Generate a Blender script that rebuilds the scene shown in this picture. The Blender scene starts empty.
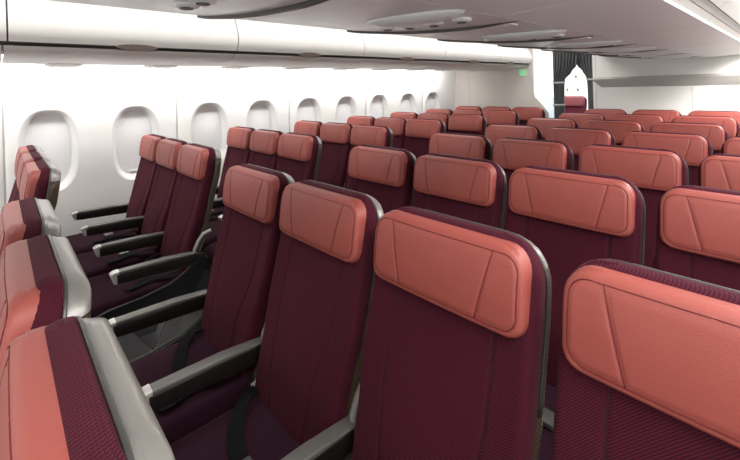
import bpy, bmesh, math
from mathutils import Vector, Matrix
C = bpy.context.scene.collection
PI = math.pi
F = 1.19            # height of the headrest tops above the floor

# ---------------------------------------------------------------- materials
def new_mat(name):
    m = bpy.data.materials.new(name); m.use_nodes = True
    nt = m.node_tree; b = nt.nodes['Principled BSDF']
    return m, nt, b
def mat(name, col, rough=.5, metal=0., noise=0., nscale=40, bump=0., bscale=300, coat=0.):
    m, nt, b = new_mat(name)
    b.inputs['Base Color'].default_value = (*col, 1); b.inputs['Roughness'].default_value = rough
    b.inputs['Metallic'].default_value = metal; b.inputs['Coat Weight'].default_value = coat
    tc = nt.nodes.new('ShaderNodeTexCoord')
    if noise:
        n = nt.nodes.new('ShaderNodeTexNoise'); n.inputs['Scale'].default_value = nscale
        nt.links.new(tc.outputs['Object'], n.inputs['Vector'])
        r = nt.nodes.new('ShaderNodeMapRange'); r.inputs['To Min'].default_value = 1-noise; r.inputs['To Max'].default_value = 1+noise
        nt.links.new(n.outputs['Fac'], r.inputs['Value'])
        v = nt.nodes.new('ShaderNodeVectorMath'); v.operation = 'SCALE'; v.inputs[0].default_value = col
        nt.links.new(r.outputs['Result'], v.inputs['Scale']); nt.links.new(v.outputs['Vector'], b.inputs['Base Color'])
    if bump:
        n = nt.nodes.new('ShaderNodeTexVoronoi'); n.inputs['Scale'].default_value = bscale
        nt.links.new(tc.outputs['Object'], n.inputs['Vector'])
        bp = nt.nodes.new('ShaderNodeBump'); bp.inputs['Strength'].default_value = bump; bp.inputs['Distance'].default_value = .001
        nt.links.new(n.outputs['Distance'], bp.inputs['Height']); nt.links.new(bp.outputs['Normal'], b.inputs['Normal'])
    return m
def fabric(name, dark, red, fac):
    """woven cloth: small red dashes on a dark ground, laid in offset rows"""
    m, nt, b = new_mat(name)
    tc = nt.nodes.new('ShaderNodeTexCoord')
    sx = nt.nodes.new('ShaderNodeSeparateXYZ'); nt.links.new(tc.outputs['Object'], sx.inputs[0])
    def mth(op, a, c=None, k=None):
        n = nt.nodes.new('ShaderNodeMath'); n.operation = op; nt.links.new(a, n.inputs[0])
        if c is not None: nt.links.new(c, n.inputs[1])
        if k is not None: n.inputs[1].default_value = k
        return n.outputs[0]
    K = 2*PI/.0062
    p = mth('SINE', mth('MULTIPLY', mth('ADD', sx.outputs['X'], sx.outputs['Y']), k=K))
    q = mth('SINE', mth('MULTIPLY', mth('ADD', mth('MULTIPLY', sx.outputs['Y'], k=.62), sx.outputs['Z']), k=K*1.15))
    v = mth('MULTIPLY', p, q)
    mr = nt.nodes.new('ShaderNodeMapRange'); mr.interpolation_type = 'SMOOTHSTEP'
    mr.inputs['From Min'].default_value = -.10; mr.inputs['From Max'].default_value = .45
    nt.links.new(v, mr.inputs['Value'])
    no = nt.nodes.new('ShaderNodeTexNoise'); no.inputs['Scale'].default_value = 260; nt.links.new(tc.outputs['Object'], no.inputs['Vector'])
    mi = nt.nodes.new('ShaderNodeMix'); mi.data_type = 'RGBA'
    f2 = mth('MULTIPLY', mr.outputs['Result'], mth('ADD', no.outputs['Fac'], k=fac))
    nt.links.new(f2, mi.inputs['Factor'])
    mi.inputs['A'].default_value = (*dark, 1); mi.inputs['B'].default_value = (*red, 1)
    nt.links.new(mi.outputs['Result'], b.inputs['Base Color'])
    b.inputs['Roughness'].default_value = .85; b.inputs['Sheen Weight'].default_value = .06
    b.inputs['Sheen Tint'].default_value = (1, .5, .55, 1); b.inputs['Specular IOR Level'].default_value = .12
    bp = nt.nodes.new('ShaderNodeBump'); bp.inputs['Strength'].default_value = .35; bp.inputs['Distance'].default_value = .0008
    nt.links.new(mr.outputs['Result'], bp.inputs['Height'])
    nt.links.new(bp.outputs['Normal'], b.inputs['Normal'])
    return m
def carbon(name):
    m, nt, b = new_mat(name)
    tc = nt.nodes.new('ShaderNodeTexCoord'); mp = nt.nodes.new('ShaderNodeMapping')
    mp.inputs['Rotation'].default_value = (0, 0, 0); nt.links.new(tc.outputs['Object'], mp.inputs['Vector'])
    w = nt.nodes.new('ShaderNodeTexWave'); w.bands_direction = 'DIAGONAL'; w.inputs['Scale'].default_value = 55
    nt.links.new(mp.outputs[0], w.inputs['Vector'])
    r = nt.nodes.new('ShaderNodeValToRGB'); r.color_ramp.elements[0].color = (.035, .024, .015, 1); r.color_ramp.elements[1].color = (.13, .095, .06, 1)
    nt.links.new(w.outputs['Fac'], r.inputs[0]); nt.links.new(r.outputs[0], b.inputs['Base Color'])
    b.inputs['Roughness'].default_value = .3; b.inputs['Coat Weight'].default_value = .4
    return m
def emit(name, col, s):
    m, nt, b = new_mat(name)
    b.inputs['Base Color'].default_value = (*col, 1)
    b.inputs['Emission Color'].default_value = (*col, 1); b.inputs['Emission Strength'].default_value = s
    return m

M = dict(
    leather=mat('salmon_leather', (.355, .082, .066), .46, noise=.06, nscale=9, bump=.35, bscale=420),
    stitch=mat('dark_red_thread', (.17, .022, .022), .7),
    maroon=fabric('maroon_weave', (.028, .0065, .013), (.140, .012, .031), .28),
    seam=mat('seam_thread', (.02, .004, .008), .8),
    plum=fabric('plum_weave', (.018, .007, .014), (.055, .012, .028), .3),
    cap=mat('brushed_silver_plastic', (.29, .285, .265), .38, .4, noise=.04, nscale=120, coat=.2),
    gap=mat('locker_recess', (.20, .165, .15), .6),
    rim=mat('grey_rim', (.085, .085, .08), .35, .4),
    carbon=carbon('bronze_carbon_weave'),
    arm=mat('black_armrest', (.011, .009, .008), .42, noise=.15, nscale=20),
    armtop=mat('grey_armrest_top', (.17, .168, .155), .40, .3, noise=.05, nscale=60),
    chrome=mat('bright_metal', (.72, .71, .68), .28, .4),
    black=mat('black_plastic', (.010, .010, .011), .4),
    buckle=mat('dull_buckle_metal', (.22, .22, .22), .35, .6),
    belt=mat('black_webbing', (.007, .007, .008), .75),
    bracket=mat('light_grey_bracket', (.36, .355, .33), .4, .2),
    steel=mat('seat_frame_metal', (.25, .25, .25), .4, .6),
    wall=mat('white_wall_lining', (.86, .86, .85), .45, noise=.01, nscale=3),
    reveal=mat('window_surround', (.78, .78, .77), .4),
    shade=mat('window_shade', (.84, .85, .86), .4),
    bin=mat('overhead_locker_white', (.76, .75, .73), .35),
    dark=mat('shadow_gap', (.05, .045, .045), .6),
    valance=mat('valance_plastic', (.76, .74, .71), .4),
    latch=mat('latch_grey', (.15, .115, .10), .45),
    mauve=mat('mauve_grey_panel', (.82, .85, .86), .36),
    mauve2=mat('mauve_service_panel', (.76, .78, .79), .32),
    slot=mat('slot_dark', (.07, .065, .065), .5),
    bulk=mat('bulkhead_beige', (.66, .62, .58), .55),
    bulkw=mat('bulkhead_white', (.80, .79, .76), .5),
    ledge=mat('ledge_grey', (.50, .48, .46), .5),
    floor=mat('cabin_carpet', (.22, .215, .22), .95, noise=.3, nscale=150),
    ceil=mat('ceiling_panel', (.75, .74, .73), .5),
    curtain=mat('curtain_grey', (.12, .125, .13), .8, noise=.15, nscale=60),
    tie=mat('curtain_tie', (.42, .43, .44), .6),
    green=emit('exit_green', (.05, .75, .22), 1.0),
    signw=emit('sign_white', (.8, .95, .85), .8),
    strip=emit('light_strip', (1, .97, .93), 3.0),
    wash=emit('cove_light_tube', (1, .97, .93), 6.0),
    leather2=mat('deep_red_leather', (.12, .02, .03), .45, bump=.3, bscale=420),
    railc=mat('rail_cover_mauve', (.33, .30, .30), .5),
    blue=mat('pale_blue_panel', (.45, .56, .66), .4),
)

M['belt'].node_tree.nodes['Principled BSDF'].inputs['Specular IOR Level'].default_value = .12
# ---------------------------------------------------------------- helpers
def obj(name, bm, m, parent=None, smooth=True, recalc=True):
    me = bpy.data.meshes.new(name)
    if recalc: bmesh.ops.recalc_face_normals(bm, faces=bm.faces)
    bm.to_mesh(me); bm.free()
    if smooth is True:
        me.shade_smooth()
    elif smooth == 'angle':
        me.shade_smooth(); me.set_sharp_from_angle(angle=R(38))
    me.materials.append(m)
    o = bpy.data.objects.new(name, me); C.objects.link(o)
    if parent: o.parent = parent
    return o
def R(a): return math.radians(a)
def thing(name, label, cat, loc=(0, 0, 0), group=None):
    o = bpy.data.objects.new(name, None); C.objects.link(o); o.location = loc
    o.empty_display_size = .1
    tag(o, label, cat, group); return o
def tag(o, label, cat, group=None):
    o['label'] = label; o['category'] = cat
    if group: o['group'] = group
def struct(o): o['kind'] = 'structure'; return o
def box(bm, x0, x1, y0, y1, z0, z1, bev=0):
    vs = [bm.verts.new(p) for p in ((x0,y0,z0),(x1,y0,z0),(x1,y1,z0),(x0,y1,z0),(x0,y0,z1),(x1,y0,z1),(x1,y1,z1),(x0,y1,z1))]
    fs = [bm.faces.new([vs[i] for i in q]) for q in ((3,2,1,0),(4,5,6,7),(0,1,5,4),(1,2,6,5),(2,3,7,6),(3,0,4,7))]
    if bev:
        es = list({e for f in fs for e in f.edges})
        bmesh.ops.bevel(bm, geom=es, offset=bev, segments=3, affect='EDGES', profile=.5)
def prism(bm, poly, axis, a, b, bev=0):
    """polygon in the plane across axis, extruded from a to b; poly in (y,z) for 'x', (x,z) for 'y'"""
    mk = {'x': lambda p, t: (t, p[0], p[1]), 'y': lambda p, t: (p[0], t, p[1]), 'z': lambda p, t: (p[0], p[1], t)}[axis]
    v0 = [bm.verts.new(mk(p, a)) for p in poly]; v1 = [bm.verts.new(mk(p, b)) for p in poly]
    fs = [bm.faces.new(v0), bm.faces.new(v1[::-1])]; n = len(poly)
    for i in range(n): fs.append(bm.faces.new((v0[i], v1[i], v1[(i+1) % n], v0[(i+1) % n])))
    if bev:
        es = list(set(fs[0].edges) | set(fs[1].edges))
        bmesh.ops.recalc_face_normals(bm, faces=fs)
        bmesh.ops.bevel(bm, geom=es, offset=bev, segments=3, affect='EDGES', profile=.5)
def tube(bm, pts, r, n=6, closed=False, flat=1.0, up=Vector((1, 0, 0))):
    """sweep an ellipse (r by r*flat) along pts"""
    pts = [Vector(p) for p in pts]; rings = []
    L = len(pts)
    for i, p in enumerate(pts):
        a = pts[(i-1) % L] if closed or i > 0 else p
        b = pts[(i+1) % L] if closed or i < L-1 else p
        t = (b-a).normalized()
        s = up - t*up.dot(t)
        if s.length < 1e-4: s = Vector((0, 0, 1)) - t*t.z
        s.normalize(); w = t.cross(s)
        rr = r[i] if isinstance(r, (list, tuple)) else r
        rings.append([bm.verts.new(p + s*rr*math.cos(2*PI*k/n) + w*rr*flat*math.sin(2*PI*k/n)) for k in range(n)])
    for i in range(L if closed else L-1):
        A, B = rings[i], rings[(i+1) % L]
        for k in range(n): bm.faces.new((A[k], A[(k+1) % n], B[(k+1) % n], B[k]))
    if not closed:
        bm.faces.new(rings[0][::-1]); bm.faces.new(rings[-1])
def lerp(a, b, t): return a + (b-a)*t
def interp(tab, z):
    if z <= tab[0][0]: return tab[0][1]
    for (z0, v0), (z1, v1) in zip(tab, tab[1:]):
        if z <= z1:
            t = (z-z0)/(z1-z0); t = t*t*(3-2*t); return lerp(v0, v1, t)
    return tab[-1][1]
def copy_tree(o, parent=None):
    c = o.copy(); C.objects.link(c)
    if parent: c.parent = parent
    for ch in list(o.children): copy_tree(ch, c)
    return c

class Pad:
    """soft rounded slab standing in x-z: half width hw(z), front y f(x,z), back y b(z)"""
    def __init__(s, z0, z1, hw, rt, rb, er, ber, f, b, nx=40, nz=50, grooves=None):
        s.__dict__.update(locals())
    def inset(s, z):
        i = 0
        dz = z-(s.z1-s.rt)
        if dz > 0 and s.rt > 0: i = s.rt-math.sqrt(max(0, s.rt**2-dz*dz))
        dz = (s.z0+s.rb)-z
        if dz > 0 and s.rb > 0: i = max(i, s.rb-math.sqrt(max(0, s.rb**2-dz*dz)))
        return i
    def W(s, z): return s.hw(z)-s.inset(z)
    def rnd(s, x, z, R_):
        if R_ <= 0: return 0
        a = max(0, 1-(s.W(z)-abs(x))/R_); b = max(0, 1-min(s.z1-z, s.z0+0*z if False else (z-s.z0))/R_)
        if s.open_bottom if hasattr(s, 'open_bottom') else False: b = max(0, 1-(s.z1-z)/R_)
        e = min(1, math.hypot(a, b)); return R_*(1-math.sqrt(max(0, 1-e*e)))
    def yf(s, x, z):
        y = s.f(x, z) + s.rnd(x, z, s.er)
        if s.grooves: y += s.grooves(x, z)
        return y
    def yb(s, x, z): return s.b(z) - s.rnd(x, z, s.ber)
    def rows(s):
        zs = []
        def arc(r, k): return [r*(1-math.cos(PI/2*i/k)) for i in range(k)]
        ra = max(s.rt, s.er, s.ber); rb = max(s.rb, s.er, s.ber)
        low = arc(rb, 8) if rb > 0 else [0]; top = arc(ra, 8) if ra > 0 else [0]
        mid = [lerp(s.z0+rb, s.z1-ra, i/s.nz) for i in range(s.nz+1)]
        return [s.z0+d for d in low] + mid + [s.z1-d for d in reversed(top)]
    def build(s, bm):
        m = max(s.er, s.ber, .004); k = 6
        ed = [m*(1-math.cos(PI/2*i/k)) for i in range(k)]
        zs = s.rows(); G = []; B = []
        for z in zs:
            w = s.W(z); xs = [-(w-d) for d in ed] + [lerp(-(w-m), w-m, i/s.nx) for i in range(s.nx+1)] + [(w-d) for d in reversed(ed)]
            G.append([bm.verts.new((x, s.yf(x, z), z)) for x in xs])
            B.append([bm.verts.new((x, s.yb(x, z), z)) for x in xs])
        nr, nc = len(G), len(G[0])
        for j in range(nr-1):
            for i in range(nc-1):
                bm.faces.new((G[j][i], G[j][i+1], G[j+1][i+1], G[j+1][i]))
                bm.faces.new((B[j][i], B[j+1][i], B[j+1][i+1], B[j][i+1]))
        loop = [(0, i) for i in range(nc)] + [(j, nc-1) for j in range(1, nr)] + [(nr-1, i) for i in range(nc-2, -1, -1)] + [(j, 0) for j in range(nr-2, 0, -1)]
        n = len(loop)
        for q in range(n):
            a, b = loop[q], loop[(q+1) % n]
            bm.faces.new((G[a[0]][a[1]], B[a[0]][a[1]], B[b[0]][b[1]], G[b[0]][b[1]]))
        return bm

# ---------------------------------------------------------------- the seat
def lean(z):                                   # how far the back leans: y of its face against height
    return -.16*(F-z) if z > 1.026 else -.026-.27*(1.026-z)
HWB = [(.45, .220), (.64, .227), (.80, .244), (1.3, .244)]
def hw_back(z): return interp(HWB, z)
def seamx(z): return interp([(.42, .095), (.60, .118), (.80, .150), (.92, .152), (1.2, .150)], z)
def backface(x, z):
    y = lean(z)+.030
    y -= .022*math.exp(-((z-.62)/.13)**2)*(1-(x/.25)**2)          # lumbar swell
    y -= .010*max(0, (abs(x)-.13)/.12)**1.5 * (1 if z < 1.0 else max(0, 1-(z-1.0)/.1))   # side bolsters
    return y
def back_groove(x, z):
    g = 0
    d = abs(abs(x)-seamx(z))
    if z < 1.03: g += .0045*math.exp(-(d/.005)**2)
    return g
back = Pad(.44, 1.198, hw_back, .088, .03, .022, .012, backface, lambda z: lean(z)+.080, nx=100, nz=70, grooves=back_groove)
def headface(x, z):
    t = (z-1.006)/.186
    return lean(z) - .004*(1-(x/.23)**2) - .006*math.sin(PI*min(1, max(0, t))) + .0*z
def hseam(z): return lerp(.113, .158, (z-1.006)/.186)
def rr_dist(x, z, w, z0, z1, r):
    """distance inside a rounded rectangle's edge"""
    cx, cz = w-r, 0; zc = (z0+z1)/2; h = (z1-z0)/2
    qx = abs(x)-(w-r); qz = abs(z-zc)-(h-r)
    return r - (math.hypot(max(qx, 0), max(qz, 0)) + min(max(qx, qz), 0))
def head_groove(x, z):
    g = .0035*math.exp(-((rr_dist(x, z, .2297, 1.006, 1.192, .050)-.0145)/.0035)**2)
    if rr_dist(x, z, .2297, 1.006, 1.192, .050) > .0145: g = max(g, .003*math.exp(-((abs(x)-hseam(z))/.0035)**2))
    return g
head = Pad(1.004, 1.192, lambda z: .2297, .058, .038, .020, .01, headface, lambda z: lean(z)+.048, nx=110, nz=44, grooves=head_groove)
shell = Pad(.40, 1.190, lambda z: interp([(.45, .221), (.64, .228), (.82, .246), (1.3, .246)], z), .100, .03, .004, .034,
            lambda x, z: lean(z)+.0825, lambda z: lean(z)+.128, nx=16, nz=30)
def split_pad(pad, zc, name_low, mat_low, name_top, mat_top, root):
    bm = pad.build(bmesh.new()); bm2 = bm.copy()
    r = bmesh.ops.bisect_plane(bm, geom=bm.verts[:]+bm.edges[:]+bm.faces[:], plane_co=(0, 0, zc-.0015), plane_no=(0, 0, 1), clear_outer=True)
    bmesh.ops.holes_fill(bm, edges=[e for e in r['geom_cut'] if isinstance(e, bmesh.types.BMEdge)])
    r = bmesh.ops.bisect_plane(bm2, geom=bm2.verts[:]+bm2.edges[:]+bm2.faces[:], plane_co=(0, 0, zc+.0015), plane_no=(0, 0, -1), clear_outer=True)
    bmesh.ops.holes_fill(bm2, edges=[e for e in r['geom_cut'] if isinstance(e, bmesh.types.BMEdge)])
    return obj(name_low, bm, mat_low, root, 'angle'), obj(name_top, bm2, mat_top, root, 'angle')

def rim_path(w, r, z0, z1, yfun, n=8):
    pts = [(-w, z0)]
    for i in range(7): pts.append((-w, lerp(z0, z1-r, (i+1)/7)))
    for i in range(1, n+1):
        a = PI/2*i/n; pts.append((-(w-r)-r*math.cos(a), z1-r+r*math.sin(a)))
    for i in range(1, 8): pts.append((lerp(-(w-r), w-r, i/7), z1))
    for i in range(1, n+1):
        a = PI/2*(1-i/n); pts.append(((w-r)+r*math.cos(a), z1-r+r*math.sin(a)))
    for i in range(7): pts.append((w, lerp(z1-r, z0, (i+1)/7)))
    return [(x, yfun(x, z), z) for x, z in pts]

def add_armrest(root, x, yo=0):
    """body, grey top cap, bright tip, hinge bracket"""
    bm = bmesh.new(); w = .023
    body = [(-.484, .5985), (-.482, .550), (-.46, .546), (-.14, .528), (-.09, .530), (-.058, .546), (-.05, .572), (-.066, .586), (-.24, .5985)]
    prism(bm, [(y+yo, z) for y, z in body], 'x', x-w, x+w, .006)
    a = obj('armrest', bm, M['arm'], root, 'angle')
    bm = bmesh.new()
    prism(bm, [(-.478+yo, .5985), (-.478+yo, .614), (-.24+yo, .6105), (-.10+yo, .598), (-.062+yo, .588), (-.07+yo, .5862)], 'x', x-w-.001, x+w+.001, .006)
    obj('armrest_cap', bm, M['armtop'], a, 'angle')['label'] = 'grey satin top strip of the armrest'
    bm = bmesh.new()
    prism(bm, [(-.474+yo, .6150), (-.498+yo, .6135), (-.514+yo, .604), (-.5135+yo, .594), (-.499+yo, .552), (-.484+yo, .548), (-.4845+yo, .599), (-.474+yo, .5995)], 'x', x-w-.0015, x+w+.0015, .003)
    obj('armrest_tip', bm, M['chrome'], a, 'angle')['label'] = 'bright silver end of the armrest'
    for s in (-1, 1):
        bm = bmesh.new(); tube(bm, [(x+s*(w-.001), -.43+yo, .578), (x+s*(w+.003), -.43+yo, .578)], .007, 10, up=Vector((0, 0, 1)))
        obj('button', bm, M['black'], a, 'angle')
    bm = bmesh.new()
    tube(bm, [(x, -.085+yo, .560), (x, -.078+yo, .61), (x, -.055+yo, .655), (x, -.025+yo, .69), (x, .02+yo, .70)], .013, 8, flat=.8)
    obj('armrest_bracket', bm, M['bracket'], root, True)
    bm = bmesh.new()
    tube(bm, [(x-.018, -.045+yo, .555), (x+.018, -.045+yo, .555)], .024, 14, up=Vector((0, 0, 1)))
    tube(bm, [(x-.012, -.015+yo, .535), (x+.012, -.015+yo, .535)], .016, 12, up=Vector((0, 0, 1)))
    obj('hinge', bm, M['black'], root, 'angle')

def ribbon(bm, pts, w, th=.0016):
    """flat webbing along pts, each (point, side vector)"""
    rings = []
    for i, (p, s) in enumerate(pts):
        p = Vector(p); s = Vector(s).normalized()
        t = (Vector(pts[min(i+1, len(pts)-1)][0])-Vector(pts[max(i-1, 0)][0])).normalized()
        n = t.cross(s).normalized()
        rings.append([bm.verts.new(p+s*w/2+n*th), bm.verts.new(p-s*w/2+n*th), bm.verts.new(p-s*w/2-n*th), bm.verts.new(p+s*w/2-n*th)])
    for A, B in zip(rings, rings[1:]):
        for k in range(4): bm.faces.new((A[k], A[(k+1) % 4], B[(k+1) % 4], B[k]))
    bm.faces.new(rings[0]); bm.faces.new(rings[-1][::-1])

def make_seat(name, side=0, halfpitch=.2667, right_arm=False):
    """side: -1 / +1 puts the aisle shroud on that side"""
    root = thing(name, 'seat', 'seat')
    b = obj('backrest', back.build(bmesh.new()), M['maroon'], root)
    bm = bmesh.new()
    for s in (-1, 1):
        pts = [(s*seamx(z), back.yf(s*seamx(z), z)-.0002, z) for z in [lerp(.47, 1.03, i/28) for i in range(29)]]
        tube(bm, pts, .0013, 5)
    obj('seam', bm, M['seam'], b)
    h = obj('headrest', head.build(bmesh.new()), M['leather'], root)
    h['label'] = 'salmon leather headrest cover'
    bm = bmesh.new()
    w, z0, z1, r, ins = .2297, 1.006, 1.192, .050, .0145
    pts = []
    for (sx, sz, a0) in ((1, 1, 0), (-1, 1, 90), (-1, -1, 180), (1, -1, 270)):
        for i in range(7):
            a = R(a0+90*i/6); cx = sx*(w-r); cz = (z1-r) if sz > 0 else (z0+r)
            pts.append((cx+(r-ins)*math.cos(a), cz+(r-ins)*math.sin(a)))
    dense = []
    for i, (x, z) in enumerate(pts):
        x2, z2 = pts[(i+1) % len(pts)]; n = max(1, int(math.hypot(x2-x, z2-z)/.015))
        for k in range(n): dense.append((lerp(x, x2, k/n), lerp(z, z2, k/n)))
    tube(bm, [(x, head.yf(x, z)-.0016, z) for x, z in dense], .0013, 5, closed=True)
    for s in (-1, 1):
        zz = [lerp(z0+ins+.001, z1-ins-.001, i/14) for i in range(15)]
        tube(bm, [(s*hseam(z), head.yf(s*hseam(z), z)-.0016, z) for z in zz], .0012, 5)
    obj('stitching', bm, M['stitch'], h)
    sh, cp = split_pad(shell, 1.132, 'back_shell', M['carbon'], 'shell_cap', M['cap'], root)
    sh['label'] = 'dark bronze back shell with carbon weave'; cp['label'] = 'satin silver cap over the top of the shell'
    bm = bmesh.new()
    tube(bm, rim_path(.2455, .097, .85, 1.193, lambda x, z: lean(z)+.0815), .0036, 8, up=Vector((0, 1, 0)))
    obj('rim', bm, M['rim'], root)
    # cushion
    bm = bmesh.new()
    cw = .226
    def top(x, y):
        z = .458 - .012*(1-(x/cw)**2)*math.exp(-((y+.33)/.18)**2)
        if y < -.55: z -= (abs(y+.55)/.12)**2*.035
        return z
    ys = [-.662+.03*(1-math.cos(PI/2*i/6)) for i in range(7)] + [lerp(-.63, -.118, i/24) for i in range(1, 25)]
    prof_u = 30; G = []
    for y in ys:
        fr = max(0, 1-(y+.662)/.04); row = []
        inset = .02*(1-math.sqrt(max(0, 1-fr*fr)))
        wv = cw-inset
        for i in range(prof_u+1):
            a = PI*i/prof_u
            x = -wv*math.copysign(abs(math.cos(a))**.35, math.cos(a)); e = math.sin(a)**.35 if 0 < i < prof_u else 0
            zt = top(x, y); zb = .355
            z = lerp(zb+.02, zt-.03*fr**2, e)
            row.append(bm.verts.new((x, y, z)))
        row += [bm.verts.new((lerp(wv, -wv, k/6)*.97, y+fr*.012, .345)) for k in range(7)]
        G.append(row)
    n = len(G[0])
    for A, B in zip(G, G[1:]):
        for i in range(n): bm.faces.new((A[i], A[(i+1) % n], B[(i+1) % n], B[i]))
    bm.faces.new(G[0]); bm.faces.new(G[-1][::-1])
    cu = obj('seat_cushion', bm, M['plum'], root)
    cu['label'] = 'dark plum woven seat cushion'
    bm = bmesh.new()
    tube(bm, [(x, -.47, top(x, -.47)+.0005) for x in [lerp(-.20, .20, i/16) for i in range(17)]], .0014, 5, up=Vector((0, 0, 1)))
    obj('seam', bm, M['seam'], cu)
    # frame and legs
    bm = bmesh.new()
    box(bm, -halfpitch+.004, halfpitch-.004, -.50, -.455, .295, .335, .008); box(bm, -halfpitch+.004, halfpitch-.004, -.16, -.115, .295, .335, .008)
    box(bm, -.235, -.215, -.56, -.10, .30, .344, .004); box(bm, .215, .235, -.56, -.10, .30, .344, .004)
    obj('seat_frame', bm, M['steel'], root, 'angle')
    for x in (-.16, .16):
        bm = bmesh.new()
        prism(bm, [(-.51, .296), (-.45, .296), (-.30, .06), (-.16, .296), (-.10, .296), (-.20, .0), (-.42, .0), (-.42, .03)], 'x', x-.012, x+.012, .003)
        obj('leg', bm, M['steel'], root, 'angle')
    # belt
    bm = bmesh.new()
    ribbon(bm, [((-.195, -.15, .476), (1, .1, .0)), ((-.185, -.19, .480), (1, .3, .1)), ((-.15, -.24, .468), (.9, .6, .1)), ((-.09, -.275, .462), (.6, .9, .05)),
                ((-.03, -.30, .458), (.45, 1, -.1)), ((.03, -.31, .456), (.3, 1, 0))], .050, .002)
    bl = obj('seat_belt', bm, M['belt'], root, False)
    bm = bmesh.new()
    box(bm, .025, .085, -.345, -.285, .450, .470, .005)
    obj('buckle', bm, M['buckle'], bl, 'angle')
    bm = bmesh.new()
    ribbon(bm, [((.195, -.15, .481), (1, 0, 0)), ((.190, -.19, .488), (1, -.2, .1)), ((.170, -.23, .472), (1, -.5, .2)), ((.14, -.28, .464), (1, -.7, .0)), ((.15, -.34, .462), (1, -.2, -.1)), ((.17, -.39, .464), (1, .1, .1)), ((.165, -.43, .461), (1, .2, 0))], .050, .002)
    obj('seat_belt', bm, M['belt'], root, False)
    add_armrest(root, -halfpitch+.0)
    if right_arm: add_armrest(root, halfpitch)
    if side:
        x = side*(halfpitch-.022)
        bm = bmesh.new()
        poly = [(-.63, .30), (-.63, .385), (-.52, .412), (-.36, .420), (-.22, .445), (-.13, .49), (-.075, .54), (-.02, .56), (.0, .50), (-.06, .38), (-.12, .27), (-.5, .255)]
        prism(bm, poly, 'x', x-.010, x+.010, .004)
        sd = obj('side_shroud', bm, M['black'], root, 'angle')
        bm = bmesh.new()
        tube(bm, [(x+side*.011, y, z) for y, z in [(-.63, .385), (-.52, .412), (-.36, .422), (-.22, .447), (-.13, .492), (-.075, .542), (-.04, .60), (-.01, .66)]], .004, 6)
        obj('shroud_trim', bm, M['armtop'], sd)
    return root

SG = 'maroon cabin seats with salmon headrests'
def ordinal(n): return ['first', 'second', 'third', 'fourth', 'fifth', 'sixth', 'seventh', 'eighth'][n]
LP = .5067; CP = .5334
proto = {}
def place(name, key, x, y, label, group=SG):
    if key not in proto:
        side, hp, ra = key
        proto[key] = make_seat(name, side, hp, ra); o = proto[key]
    else:
        o = copy_tree(proto[key])
    o.location = (x, y, 0); tag(o, label, 'seat', group)
    return o
near = {0: 'seat seen side on, nearest row of the centre block, %s'}
for r in range(0, 8):
    for s in range(4):
        key = (-1 if s == 0 else 1 if s == 3 else 0, CP/2, s == 3)
        where = ['on its left aisle side', 'second from the left aisle', 'third from the left aisle', 'on its right aisle side'][s]
        if r == 0: lab = 'seat seen side on, nearest row of the centre block, ' + where
        elif r == 7: lab = 'maroon seat against the white bulkhead, centre block, ' + where
        else: lab = 'maroon seat with salmon headrest, %s row of the centre block, %s' % (ordinal(r), where)
        place('airplane_seat', key, s*CP-.012, .79*(r-1)-(.014 if r == 0 else 0), lab)
for r in range(0, 8):
    for s in range(3):
        key = (1 if s == 2 else 0, LP/2, s == 2)
        where = ['next to the wall', 'in the middle of three', 'on the aisle'][s]
        if r == 0: lab = 'maroon seat turned side on, nearest row of the window block, ' + where
        elif r == 7: lab = 'maroon seat before the beige bulkhead, window block, ' + where
        else: lab = 'maroon seat with salmon headrest, %s row of the window block, %s' % (ordinal(r), where)
        place('airplane_seat', key, -1.0705-(2-s)*LP, .79*(r-1)+.1136-(.032 if r == 0 else 0), lab)
far = place('airplane_seat', (0, CP/2, False), -1.24, 7.0, 'deep red seat in the next cabin, seen through the parted grey curtain', None)
far.location.z = .095
for ch in far.children:
    if ch.name.startswith('headrest'):
        ch.material_slots[0].link = 'OBJECT'; ch.material_slots[0].material = M['leather2']; ch['label'] = 'deep red headrest'

# ---------------------------------------------------------------- cabin shell
Y0, YB = -4.6, 5.2
def sheet(bm, pts, y0, y1, th, ny=1):
    """thickened sheet: profile pts (x,z) swept along y; th is the thickness upwards/outwards (normal of the profile, left side)"""
    n = len(pts); out = []
    for i, p in enumerate(pts):
        a = Vector(pts[max(i-1, 0)]); b = Vector(pts[min(i+1, n-1)]); t = (b-a).normalized()
        out.append((p[0]-t.y*th, p[1]+t.x*th))
    poly = list(pts) + out[::-1]
    prism(bm, poly, 'y', y0, y1)
bm = bmesh.new(); box(bm, -2.75, 4.30, Y0, 9.0, -.06, 0); struct(obj('floor', bm, M['floor'], None, False))
bm = bmesh.new(); box(bm, -2.75, 4.30, Y0, 9.0, 2.50, 2.55); struct(obj('ceiling', bm, M['ceil'], None, False))
WP = [(.0, -2.50), (.30, -2.55), (.78, -2.575), (1.19, -2.575), (1.55, -2.55), (1.83, -2.515), (2.1, -2.46)]
def xw(z):
    for (z0, x0), (z1, x1) in zip(WP, WP[1:]):
        if z <= z1: return lerp(x0, x1, (z-z0)/(z1-z0))
    return WP[-1][1]
def xwall(y, z, s0, s1):
    # panel face; rolls back at its two vertical edges
    d = min(y-s0, s1-y); x = xw(z)
    if d < .03: x -= .014*(1-d/.03)**2
    return x
ZW0, ZW1, ZT = .62, 1.56, 2.1
WC = 1.100
def hole(n, hy, hz, cy, k=2.7):
    pts = []
    for i in range(n):
        a = 2*PI*i/n + PI/4; c, s = math.cos(a), math.sin(a)
        pts.append((cy+hy*math.copysign(abs(c)**(2/k), c), WC+hz*math.copysign(abs(s)**(2/k), s)))
    return pts
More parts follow.
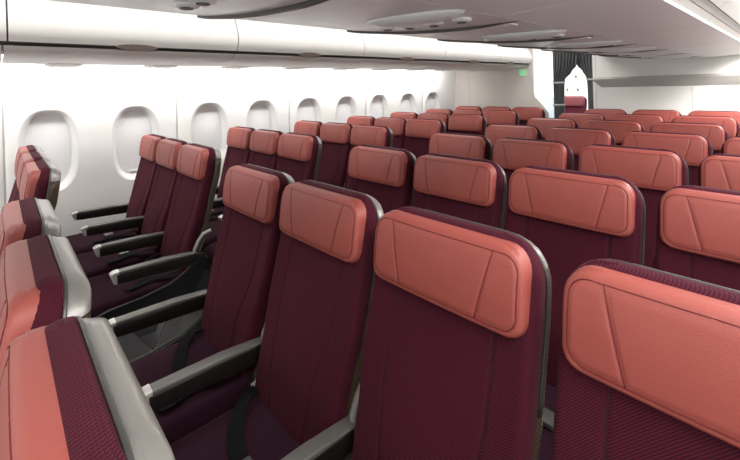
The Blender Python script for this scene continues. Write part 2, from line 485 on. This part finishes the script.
def rect_pts(n, y0, y1, z0, z1):
    pts = []
    for i in range(n):
        a = i/n*4; k = int(a); t = a-k
        if k == 0: p = (lerp(y1, y0, t), z1)
        elif k == 1: p = (y0, lerp(z1, z0, t))
        elif k == 2: p = (lerp(y0, y1, t), z0)
        else: p = (y1, lerp(z0, z1, t))
        pts.append(p)
    return pts
seams = [Y0, -2.07, -.79, .495, 1.79, 3.06, 4.32, YB+.04]
wins = [-1.79, -1.15, -.51, .13, .815, 1.42, 2.07, 2.69, 3.31, 3.95, 4.58]
NW = 96
wi = 0
for pi, (s0, s1) in enumerate(zip(seams, seams[1:])):
    s0 += .006; s1 -= .006
    bm = bmesh.new()
    cs = [c for c in wins if s0 < c < s1]
    # vertical divisions
    if len(cs) == 2: cuts = [s0, (cs[0]+cs[1])/2, s1]
    elif len(cs) == 1: cuts = [s0, s1] if s1-cs[0] < .5 else [s0, cs[0]+.32, s1]
    else: cuts = [s0, s1]
    def strip(y0, y1, z0, z1, ny, nz):
        ysl = [lerp(y0, y1, i/ny) for i in range(ny+1)]
        ysl = sorted(set(ysl + [y for y in (s0+.008, s0+.018, s0+.03, s1-.03, s1-.018, s1-.008) if y0 < y < y1]))
        g = [[bm.verts.new((xwall(y, lerp(z0, z1, j/nz), s0, s1), y, lerp(z0, z1, j/nz))) for y in ysl] for j in range(nz+1)]
        for j in range(nz):
            for i in range(len(ysl)-1): bm.faces.new((g[j][i], g[j][i+1], g[j+1][i+1], g[j+1][i]))
    strip(s0, s1, 0, ZW0, 24, 8); strip(s0, s1, ZW1, ZT, 24, 8)
    for a, b in zip(cuts, cuts[1:]):
        cc = [c for c in cs if a < c < b]
        if not cc: strip(a, b, ZW0, ZW1, 12, 12); continue
        c = cc[0]
        outer = rect_pts(NW, a, b, ZW0, ZW1); inner = hole(NW, .198, .346, c)
        rings = []
        for t in (0, .1, .25, .5, .75, 1):
            rings.append([bm.verts.new((xwall(lerp(o[0], q[0], t), lerp(o[1], q[1], t), s0, s1), lerp(o[0], q[0], t), lerp(o[1], q[1], t))) for o, q in zip(outer, inner)])
        for A, B in zip(rings, rings[1:]):
            for k in range(NW): bm.faces.new((A[k], A[(k+1) % NW], B[(k+1) % NW], B[k]))
        # window surround (funnel) and the closed shade
        wi += 1
        if c > Y0:
            bw = bmesh.new(); rr = []
            for hy, hz, dx in ((.198, .346, 0), (.191, .339, -.003), (.182, .330, -.012), (.174, .321, -.028), (.167, .312, -.048), (.160, .304, -.066), (.154, .298, -.072)):
                rr.append([bw.verts.new((xwall(q[0], q[1], s0, s1)+dx, q[0], q[1])) for q in hole(NW, hy, hz, c)])
            for A, B in zip(rr, rr[1:]):
                for k in range(NW): bw.faces.new((A[k], A[(k+1) % NW], B[(k+1) % NW], B[k]))
            wo = struct(obj('window_%d' % wi, bw, M['reveal'], None, True, False))
            bw = bmesh.new()
            fr = [bw.verts.new((xwall(q[0], q[1], s0, s1)-.0735, q[0], q[1])) for q in hole(NW, .158, .302, c)]
            bk = [bw.verts.new((v.co.x-.006, v.co.y, v.co.z)) for v in fr]
            bw.faces.new(fr); bw.faces.new(bk[::-1])
            for k in range(NW): bw.faces.new((fr[k], bk[k], bk[(k+1) % NW], fr[(k+1) % NW]))
            obj('window_shade', bw, M['shade'], wo, False)
            bw = bmesh.new()
            zz = WC-.268
            box(bw, xw(zz)-.073, xw(zz)-.062, c-.045, c+.045, zz-.008, zz+.008, .004)
            obj('shade_handle', bw, M['shade'], wo, 'angle')
    w = struct(obj('wall_left', bm, M['wall'], None, True))
for k, y in enumerate(seams[1:-1]):
    bm = bmesh.new()
    pts = [(xw(z)-.014, z) for z in [lerp(0, ZT, i/20) for i in range(21)]]
    sheet(bm, pts, y-.008, y+.008, .004)
    struct(obj('trim_%d' % (k+1), bm, M['ledge'], None, False))
bm = bmesh.new(); box(bm, -2.85, -2.75, Y0, 9, -.06, 2.55); struct(obj('wall_left_outer', bm, M['wall'], None, False))
bm = bmesh.new(); box(bm, 4.22, 4.30, Y0, 9, 0, 2.5); struct(obj('wall_right', bm, M['wall'], None, False))
bm = bmesh.new()
prism(bm, [(-2.495, 0), (-2.47, 0), (-2.48, .10), (-2.515, .11)], 'y', Y0, YB-.01); struct(obj('baseboard_left', bm, M['ledge'], None, False))

# ---------------------------------------------------------------- left lockers
LBP = [(-2.30, 2.42), (-1.55, 2.38), (-1.34, 2.28), (-1.20, 2.14), (-1.135, 2.02), (-1.115, 1.95), (-1.12, 1.895), (-1.148, 1.852)]
def smooth_prof(p, it=2):
    for _ in range(it):
        q = [p[0]]
        for a, b in zip(p, p[1:]):
            q += [(lerp(a[0], b[0], .25), lerp(a[1], b[1], .25)), (lerp(a[0], b[0], .75), lerp(a[1], b[1], .75))]
        q.append(p[-1]); p = q
    return p
LB = smooth_prof(LBP)
bs = [Y0, -2.02, -.77, .49, 1.74, 3.0, 4.28, 4.86, YB-.005]
bnames = ['at the near end of the row', 'second along from the near end', 'above the nearest window block row', 'above the second and third window', 'over the middle of the window wall', 'next but one from the beige bulkhead', 'narrow one next to the end cap', 'rounded end cap by the exit sign']
for k, (a, b) in enumerate(zip(bs, bs[1:])):
    rt = thing('overhead_locker', 'white rounded overhead locker over the window seats, ' + bnames[k], 'overhead locker', (-1.9, (a+b)/2, 1.80), 'window side overhead lockers')
    off = Vector((-1.9, (a+b)/2, 1.80))
    def loc(o): o.location = -off; return o
    bm = bmesh.new(); sheet(bm, LB, a+.004, b-.004, -.02)
    loc(obj('locker_door', bm, M['bin'], rt, 'angle'))
    bm = bmesh.new()
    prism(bm, [(-2.30, 2.40), (-1.57, 2.36), (-1.36, 2.26), (-1.225, 2.13), (-1.16, 2.01), (-1.14, 1.94), (-1.145, 1.90), (-1.175, 1.868), (-1.22, 1.855), (-2.28, 1.87)], 'y', a, b)
    loc(obj('locker_body', bm, M['gap'], rt, False))
    if k < 7:
        c = {3: 1.137, 2: -.165}.get(k, (a+b)/2)
        bm = bmesh.new()
        N = 20
        c0 = [bm.verts.new((-1.150+.3*.018*math.sin(2*PI*i/N), c+.115*math.cos(2*PI*i/N), 1.845+.018*math.sin(2*PI*i/N))) for i in range(N)]
        c1 = [bm.verts.new((v.co.x-.03, v.co.y, v.co.z+.012)) for v in c0]
        bm.faces.new(c0); bm.faces.new(c1[::-1])
        for i in range(N): bm.faces.new((c0[i], c1[i], c1[(i+1) % N], c0[(i+1) % N]))
        for v in bm.verts: v.co.x += .012; 
        loc(obj('latch', bm, M['latch'], rt, 'angle'))
# service valance under the lockers, one length per wall panel
VP = smooth_prof([(-1.20, 1.827), (-1.228, 1.806), (-1.33, 1.788), (-1.50, 1.777), (-1.75, 1.775), (-2.02, 1.788), (-2.08, 1.80), (-2.09, 1.84)])
for k, (a, b) in enumerate(zip(seams, seams[1:])):
    b = min(b, YB-.005)
    rt = thing('service_valance', 'pale grey service panel under the lockers, ' + ['beyond the near windows', 'over the nearest windows', 'over the first full pair of windows', 'over the third pair of windows', 'over the fourth pair of windows', 'over the fifth pair of windows', 'over the last window by the bulkhead'][k], 'service panel', (-1.6, (a+b)/2, 1.76), 'window side service panels')
    bm = bmesh.new(); sheet(bm, VP, a+.004, b-.004, -.012)
    o = obj('panel', bm, M['valance'], rt, 'angle'); o.location = (1.6, -(a+b)/2, -1.76)
    n = 2 if k < 6 else 1
    for j in range(n):
        yy = lerp(a, b, (j+.5)/n)
        bm = bmesh.new(); box(bm, -2.0, -1.72, yy-.10, yy+.10, 1.770, 1.784, .004)
        o2 = obj('reading_light_plate', bm, M['valance'], rt, 'angle'); o2.location = o.location
        for q in (-.06, 0, .06):
            bm = bmesh.new(); tube(bm, [(-1.95, yy+q, 1.764), (-1.95, yy+q, 1.772)], .017, 14)
            o3 = obj('reading_light', bm, M['chrome'], o2, 'angle')
# light tube washing the wall
bm = bmesh.new(); tube(bm, [(-2.30, Y0+.1, 1.86), (-2.30, YB-.1, 1.86)], .012, 8)
o = obj('cove_light', bm, M['wash']); tag(o, 'long white light tube hidden above the windows behind the service panels', 'light')

# ---------------------------------------------------------------- centre lockers
CB = smooth_prof([(-.10, 2.46), (-.22, 2.20), (-.25, 2.02), (-.20, 1.925), (-.05, 1.878), (.12, 1.852), (.40, 1.816), (.70, 1.796), (.96, 1.790)])
CR = smooth_prof([(.965, 1.790), (1.10, 1.792), (1.25, 1.802), (1.375, 1.818)])
def zcb(x):
    for (x0, z0), (x1, z1) in zip(CB[::1], CB[1:]):
        if z0 < 1.95 and x0 <= x <= x1: return lerp(z0, z1, (x-x0)/max(1e-6, x1-x0))
    return 1.79
CBL = [p for p in CB if p[1] < 1.93 or p[0] > -.1]
CBU = [p for p in CB if p[1] >= 1.93 and p[0] < -.05]
ps = [.65+.83*k for k in range(-4, 6)]; ps = [Y0] + [p for p in ps if Y0 < p < YB-.2] + [YB-.004]
pw = ['behind the viewpoint row', 'second from the near end', 'over the nearest seats', 'over the first full row', 'over the second row', 'over the third row', 'over the fourth row', 'over the fifth row', 'over the sixth row', 'next to the bulkhead', 'last of all']
for k, (a, b) in enumerate(zip(ps, ps[1:])):
    rt = thing('passenger_service_unit', 'mauve grey ceiling service unit with vents, ' + ['at the near end', 'second from the near end', 'third from the near end', 'fourth from the near end', 'fifth from the near end', 'fifth from the white bulkhead', 'fourth from the white bulkhead', 'third from the white bulkhead', 'second from the white bulkhead', 'against the white bulkhead', 'x'][k if k < 5 else k+10-(len(ps)-1)], 'service unit', (.35, (a+b)/2, 1.80), 'centre service units')
    off = (-.35, -(a+b)/2, -1.80)
    bm = bmesh.new(); sheet(bm, CBL, a+.020, b-.004, .02)
    o = obj('panel', bm, M['mauve2'], rt, 'angle'); o.location = off
    bm = bmesh.new()
    sl = [(x, z-.012*min(1, max(.1, (.95-x)/.2))) for x, z in CBL if -.10 < x < .945]
    sheet(bm, sl, a, a+.018, .014)
    o = obj('slot_trim', bm, M['slot'], rt, 'angle'); o.location = off
    # raised lip just past each slot
    bm = bmesh.new()
    lip = [(x, z-.006) for x, z in CBL if -.02 < x < .93]
    sheet(bm, lip, a+.022, a+.085, .008)
    o = obj('lip', bm, M['mauve'], rt, 'angle'); o.location = off
    if b-a > .6:
        # shallow dome
        cy = b-.37; cx = .74; bm = bmesh.new(); n1, n2 = 10, 36; G = []
        for i in range(n1+1):
            t = i/n1
            G.append([bm.verts.new((cx+.22*math.sin(PI/2*t)*math.cos(2*PI*j/n2), cy+.085*math.sin(PI/2*t)*math.sin(2*PI*j/n2), zcb(cx+.22*math.sin(PI/2*t)*math.cos(2*PI*j/n2))-.030*math.cos(PI/2*t)+.002)) for j in range(n2)])
        for A, B in zip(G, G[1:]):
            for j in range(n2): bm.faces.new((A[j], A[(j+1) % n2], B[(j+1) % n2], B[j]))
        o = obj('dome', bm, M['mauve'], rt, True); o.location = off
        for q in range(4):
            x = .48+.125*q; yy = b-.225; z = zcb(x)
            bm = bmesh.new(); tube(bm, [(x, yy, z+.004), (x, yy, z-.010), (x, yy, z-.014)], [.036, .034, .026], 20)
            o = obj('air_vent', bm, M['mauve'], rt, 'angle'); o.location = off
            bm = bmesh.new(); tube(bm, [(x, yy, z-.0135), (x, yy, z-.0165)], .018, 14)
            o2 = obj('vent_core', bm, M['slot'], o, 'angle')
bm = bmesh.new(); sheet(bm, [(x, z+.0195) for x, z in CBL], Y0, YB-.004, .01)
o = obj('service_channel', bm, M['slot']); struct(o)
for k, (a, b) in enumerate(zip([Y0, -2.02, -.77, .49, 1.74, 3.0, 4.28], [-2.02, -.77, .49, 1.74, 3.0, 4.28, YB-.004])):
    rt = thing('centre_locker', 'centre overhead locker with smooth mauve grey underside, ' + ['at the near end of the row', 'second from the near end', 'third from the near end', 'in the middle of the row', 'third from the white bulkhead', 'second from the white bulkhead', 'against the white bulkhead'][k], 'overhead locker', (.6, (a+b)/2, 1.8), 'centre overhead lockers')
    off = (-.6, -(a+b)/2, -1.8)
    bm = bmesh.new(); sheet(bm, CR, a+.006, b-.006, .008)
    o = obj('underside_panel', bm, M['mauve'], rt, 'angle'); o.location = off
    bm = bmesh.new(); sheet(bm, CBU, a+.003, b-.003, .015)
    o = obj('locker_door', bm, M['bin'], rt, 'angle'); o.location = off
    bm = bmesh.new()
    sheet(bm, smooth_prof([(1.425, 1.885), (1.49, 1.94), (1.52, 2.05), (1.48, 2.22), (1.38, 2.44)]), a+.003, b-.003, .02)
    o = obj('locker_door', bm, M['bin'], rt, 'angle'); o.location = off
    bm = bmesh.new()
    sheet(bm, [(1.3835, 1.8265), (1.390, 1.838), (1.399, 1.852)], a+.003, b-.003, .010)
    o = obj('light_rail', bm, M['ledge'], rt, False); o.location = off
    bm = bmesh.new(); sheet(bm, [(1.4005, 1.8545), (1.409, 1.868), (1.4225, 1.882)], a+.003, b-.003, .010)
    o = obj('rail_cover', bm, M['railc'], rt, False); o.location = off
bm = bmesh.new(); prism(bm, [(-.10, 1.98), (.1, 1.91), (.42, 1.87), (1.0, 1.85), (1.34, 1.86), (1.38, 1.90), (1.44, 2.06), (1.30, 2.46), (0, 2.46)], 'y', Y0, YB-.004)
struct(obj('trim_20', bm, M['dark'], None, False))
bm = bmesh.new(); sheet(bm, [(1.3795, 1.8205), (1.3825, 1.8245)], Y0, YB-.006, .003)
o = obj('light_strip', bm, M['strip'], None, False); tag(o, 'thin bright white light strip along the edge of the centre lockers', 'light')

# ---------------------------------------------------------------- bulkheads, curtain, next cabin
bm = bmesh.new()
prism(bm, [(-2.74, 0), (-.90, 0), (-.90, 1.10), (-1.00, 1.24), (-1.10, 1.34), (-1.115, 1.40), (-1.115, 2.49), (-2.74, 2.49)], 'y', YB, YB+.05, .004)
struct(obj('wall_back_left', bm, M['bulk'], None, 'angle'))
bm = bmesh.new(); box(bm, -2.262, -2.256, YB-.002, YB+.001, 0, 1.8); struct(obj('trim_21', bm, M['ledge'], None, False))
bm = bmesh.new(); box(bm, -.275, 1.92, YB, YB+.05, 0, 2.49, .004)
struct(obj('wall_back_centre', bm, M['bulkw'], None, 'angle'))
for k, x in enumerate((-.235, .80)):
    bm = bmesh.new(); box(bm, x-.003, x+.003, YB-.0015, YB+.001, 0, 1.45 if k else 1.92); struct(obj('trim_%d' % (22+k), bm, M['ledge'], None, False))
bm = bmesh.new(); box(bm, 2.75, 4.24, YB, YB+.05, 0, 2.49); struct(obj('wall_back_right', bm, M['bulkw'], None, False))
bm = bmesh.new()
prism(bm, [(YB-.001, 1.465), (YB-.09, 1.56), (YB-.095, 1.575), (YB-.001, 1.60)], 'x', -.255, 1.90, .003)
for v in bm.verts:
    if v.co.x < 0 and v.co.z < 1.5: v.co.x += .09
o = obj('bulkhead_ledge', bm, M['ledge'], None, 'angle'); tag(o, 'long grey ledge running across the white bulkhead', 'ledge')
# exit sign
sg = thing('exit_sign', 'small green running figure exit sign on the beige bulkhead', 'sign', (-1.272, YB, 1.72))
bm = bmesh.new(); box(bm, -.068, .068, -.012, -.001, -.055, .055, .003); obj('sign_plate', bm, M['bulkw'], sg, 'angle')
bm = bmesh.new()
def gl(poly): prism(bm, poly, 'y', -.0145, -.0125)
def disc(cx, cz, r, n=12): gl([(cx+r*math.cos(2*PI*i/n), cz+r*math.sin(2*PI*i/n)) for i in range(n)])
disc(-.028, .036, .010)
gl([(-.042, .022), (-.018, .024), (-.016, .0), (-.022, -.012), (-.040, -.010)])
gl([(-.042, .022), (-.058, .006), (-.052, .001), (-.036, .014)]); gl([(-.020, .022), (-.006, .012), (-.010, .005), (-.022, .012)])
gl([(-.036, -.008), (-.030, -.028), (-.036, -.046), (-.044, -.044), (-.039, -.028), (-.046, -.010)])
gl([(-.024, -.010), (-.008, -.026), (-.006, -.040), (-.014, -.040), (-.017, -.029), (-.034, -.012)])
gl([(.006, -.046), (.050, -.046), (.050, -.038), (.006, -.038)])
gl([(.014, -.036), (.020, -.036), (.020, .040), (.014, .040)]); gl([(.020, .034), (.048, .034), (.048, .040), (.020, .040)]); gl([(.042, -.036), (.048, -.036), (.048, .034), (.042, .034)])
gl([(.024, .002), (.036, .012), (.036, -.008)])
obj('pictogram', bm, M['green'], sg, False)
# curtains
def curtain(name, label, top, ties, xs_fn, folds, y):
    rt = thing(name, label, 'curtain', (0, 0, 0), 'parted aisle curtains')
    bm = bmesh.new(); nz, nx = 70, 96; G = []
    for j in range(nz+1):
        z = lerp(top, .03, j/nz); a, b = xs_fn(z); w = b-a; row = []
        amp = min(.036, .06*w+.010)
        for i in range(nx+1):
            t = i/nx; x = lerp(a, b, t)
            row.append(bm.verts.new((x, y+amp*math.sin(2*PI*folds*t)+.2*amp*math.sin(2*PI*folds*1.7*t+1), z)))
        G.append(row)
    for A, B in zip(G, G[1:]):
        for i in range(nx): bm.faces.new((A[i], A[i+1], B[i+1], B[i]))
    o = obj('drape', bm, M['curtain'], rt)
    md = o.modifiers.new('thickness', 'SOLIDIFY'); md.thickness = .003
    for zt in ties:
        a, b = xs_fn(zt); bm = bmesh.new()
        pts = [((a+b)/2+((b-a)/2+.010)*math.cos(2*PI*i/20), y+.032*math.sin(2*PI*i/20), zt) for i in range(20)]
        tube(bm, pts, .014, 6, closed=True, flat=.25, up=Vector((0, 0, 1)))
        obj('tie_band', bm, M['tie'], rt)
def xl(z): return -.855, interp([(1.20, -.700), (1.545, -.690), (1.59, -.68), (1.69, -.59), (1.79, -.515), (2.02, -.49)], z)
def xr(z): return interp([(.2, -.41), (1.3, -.41), (1.57, -.415), (1.62, -.43), (1.70, -.475), (1.79, -.545), (2.02, -.62)], z), interp([(1.50, -.318), (1.60, -.322), (1.80, -.33), (2.02, -.30)], z)
curtain('aisle_curtain', 'grey curtain gathered to the window side with two pale ties', 2.02, (1.543, 1.215), xl, 8, YB+.10)
curtain('aisle_curtain', 'grey curtain gathered beside the white bulkhead with one pale tie', 2.02, (1.58,), xr, 6, YB+.19)
bm = bmesh.new(); tube(bm, [(-.91, YB+.14, 2.035), (-.24, YB+.14, 2.035)], .012, 8); o = obj('curtain_rail', bm, M['cap']); tag(o, 'slim metal rail carrying the parted grey curtains', 'rail')
# next cabin
bm = bmesh.new(); box(bm, -2.0, -.4, 6.3, 8.19, 0, .095); struct(obj('floor_step', bm, M['floor'], None, False))
bm = bmesh.new(); box(bm, -2.74, 4.2, 8.2, 8.3, 0, 2.5); struct(obj('wall_back', bm, M['bulkw'], None, False))
bm = bmesh.new(); box(bm, -2.74, -2.68, YB+.06, 8.2, 0, 2.5); struct(obj('wall_side', bm, M['wall'], None, False))
bm = bmesh.new(); box(bm, -2.67, -2.05, 7.50, 8.19, 0, 1.22, .01); o = obj('galley_panel', bm, M['blue'], None, 'angle'); tag(o, 'pale blue panel in the bright doorway beyond the beige bulkhead', 'panel')
for k, (x, z, lb) in enumerate(((-1.76, 1.39, 'left one of the lower pair'), (-1.55, 1.385, 'right one of the lower pair'), (-1.58, 1.665, 'single one above the pair'))):
    rt = thing('coat_hook', 'small grey hook on the white wall beyond the curtain, ' + lb, 'hook', (x, 8.2, z), 'coat hooks beyond the curtain')
    bm = bmesh.new(); box(bm, -.02, .02, -.012, -.001, -.03, .03, .004); obj('hook_plate', bm, M['latch'], rt, 'angle')
    bm = bmesh.new(); tube(bm, [(0, -.012, -.01), (0, -.04, -.02), (0, -.055, -.005), (0, -.055, .015)], .007, 8); obj('hook_arm', bm, M['latch'], rt)

# ---------------------------------------------------------------- lights
def area(name, loc, sx, sy, power, rot=(0, 0, 0), col=(1, .97, .94)):
    l = bpy.data.lights.new(name, 'AREA'); l.shape = 'RECTANGLE'; l.size = sx; l.size_y = sy; l.energy = power; l.color = col
    o = bpy.data.objects.new(name, l); C.objects.link(o); o.location = loc; o.rotation_euler = rot
    o['kind'] = 'structure'
    return o
area('cove_lamp', (-2.26, .8, 1.84), .06, 7.8, 60, (0, R(32), 0))
area('left_aisle_lamp', (-.68, .6, 2.46), .5, 9, 62)
area('right_aisle_lamp', (2.2, .6, 2.46), .5, 9, 175)
area('next_cabin_lamp', (-1.0, 6.8, 2.46), 2.4, 1.8, 140)
area('right_block_lamp', (3.4, 1.0, 2.3), .3, 8.0, 60)
def aim(o, p): o.rotation_euler = (Vector(p)-o.location).to_track_quat('-Z', 'Y').to_euler()
aim(area('bulkhead_lamp', (2.2, 3.9, 2.35), 0.5, .5, 85), (.9, 5.2, 1.5))
w = bpy.data.worlds.new('world'); bpy.context.scene.world = w; w.use_nodes = True
w.node_tree.nodes['Background'].inputs[0].default_value = (1, .98, .96, 1); w.node_tree.nodes['Background'].inputs[1].default_value = 1.6

# ---------------------------------------------------------------- camera
cam = bpy.data.cameras.new('camera'); co = bpy.data.objects.new('camera', cam); C.objects.link(co)
yaw, roll = R(47.1773), R(-1.667)
fw = Vector((-math.sin(yaw), math.cos(yaw), 0)); rt = Vector((math.cos(yaw), math.sin(yaw), 0)); up = Vector((0, 0, 1))
r2 = rt*math.cos(roll)+up*math.sin(roll); u2 = -rt*math.sin(roll)+up*math.cos(roll)
mw = Matrix((r2, u2, -fw)).transposed().to_4x4(); mw.translation = Vector((1.689, -.8102, .3612+F))
co.matrix_world = mw
cam.sensor_width = 36; cam.lens = 400.7165/740*36; cam.shift_y = -142.2445/740; cam.clip_start = .02
sc = bpy.context.scene; sc.camera = co
sc.view_settings.view_transform = 'Standard'; sc.view_settings.look = 'None'; sc.view_settings.exposure = 0; sc.view_settings.gamma = 1
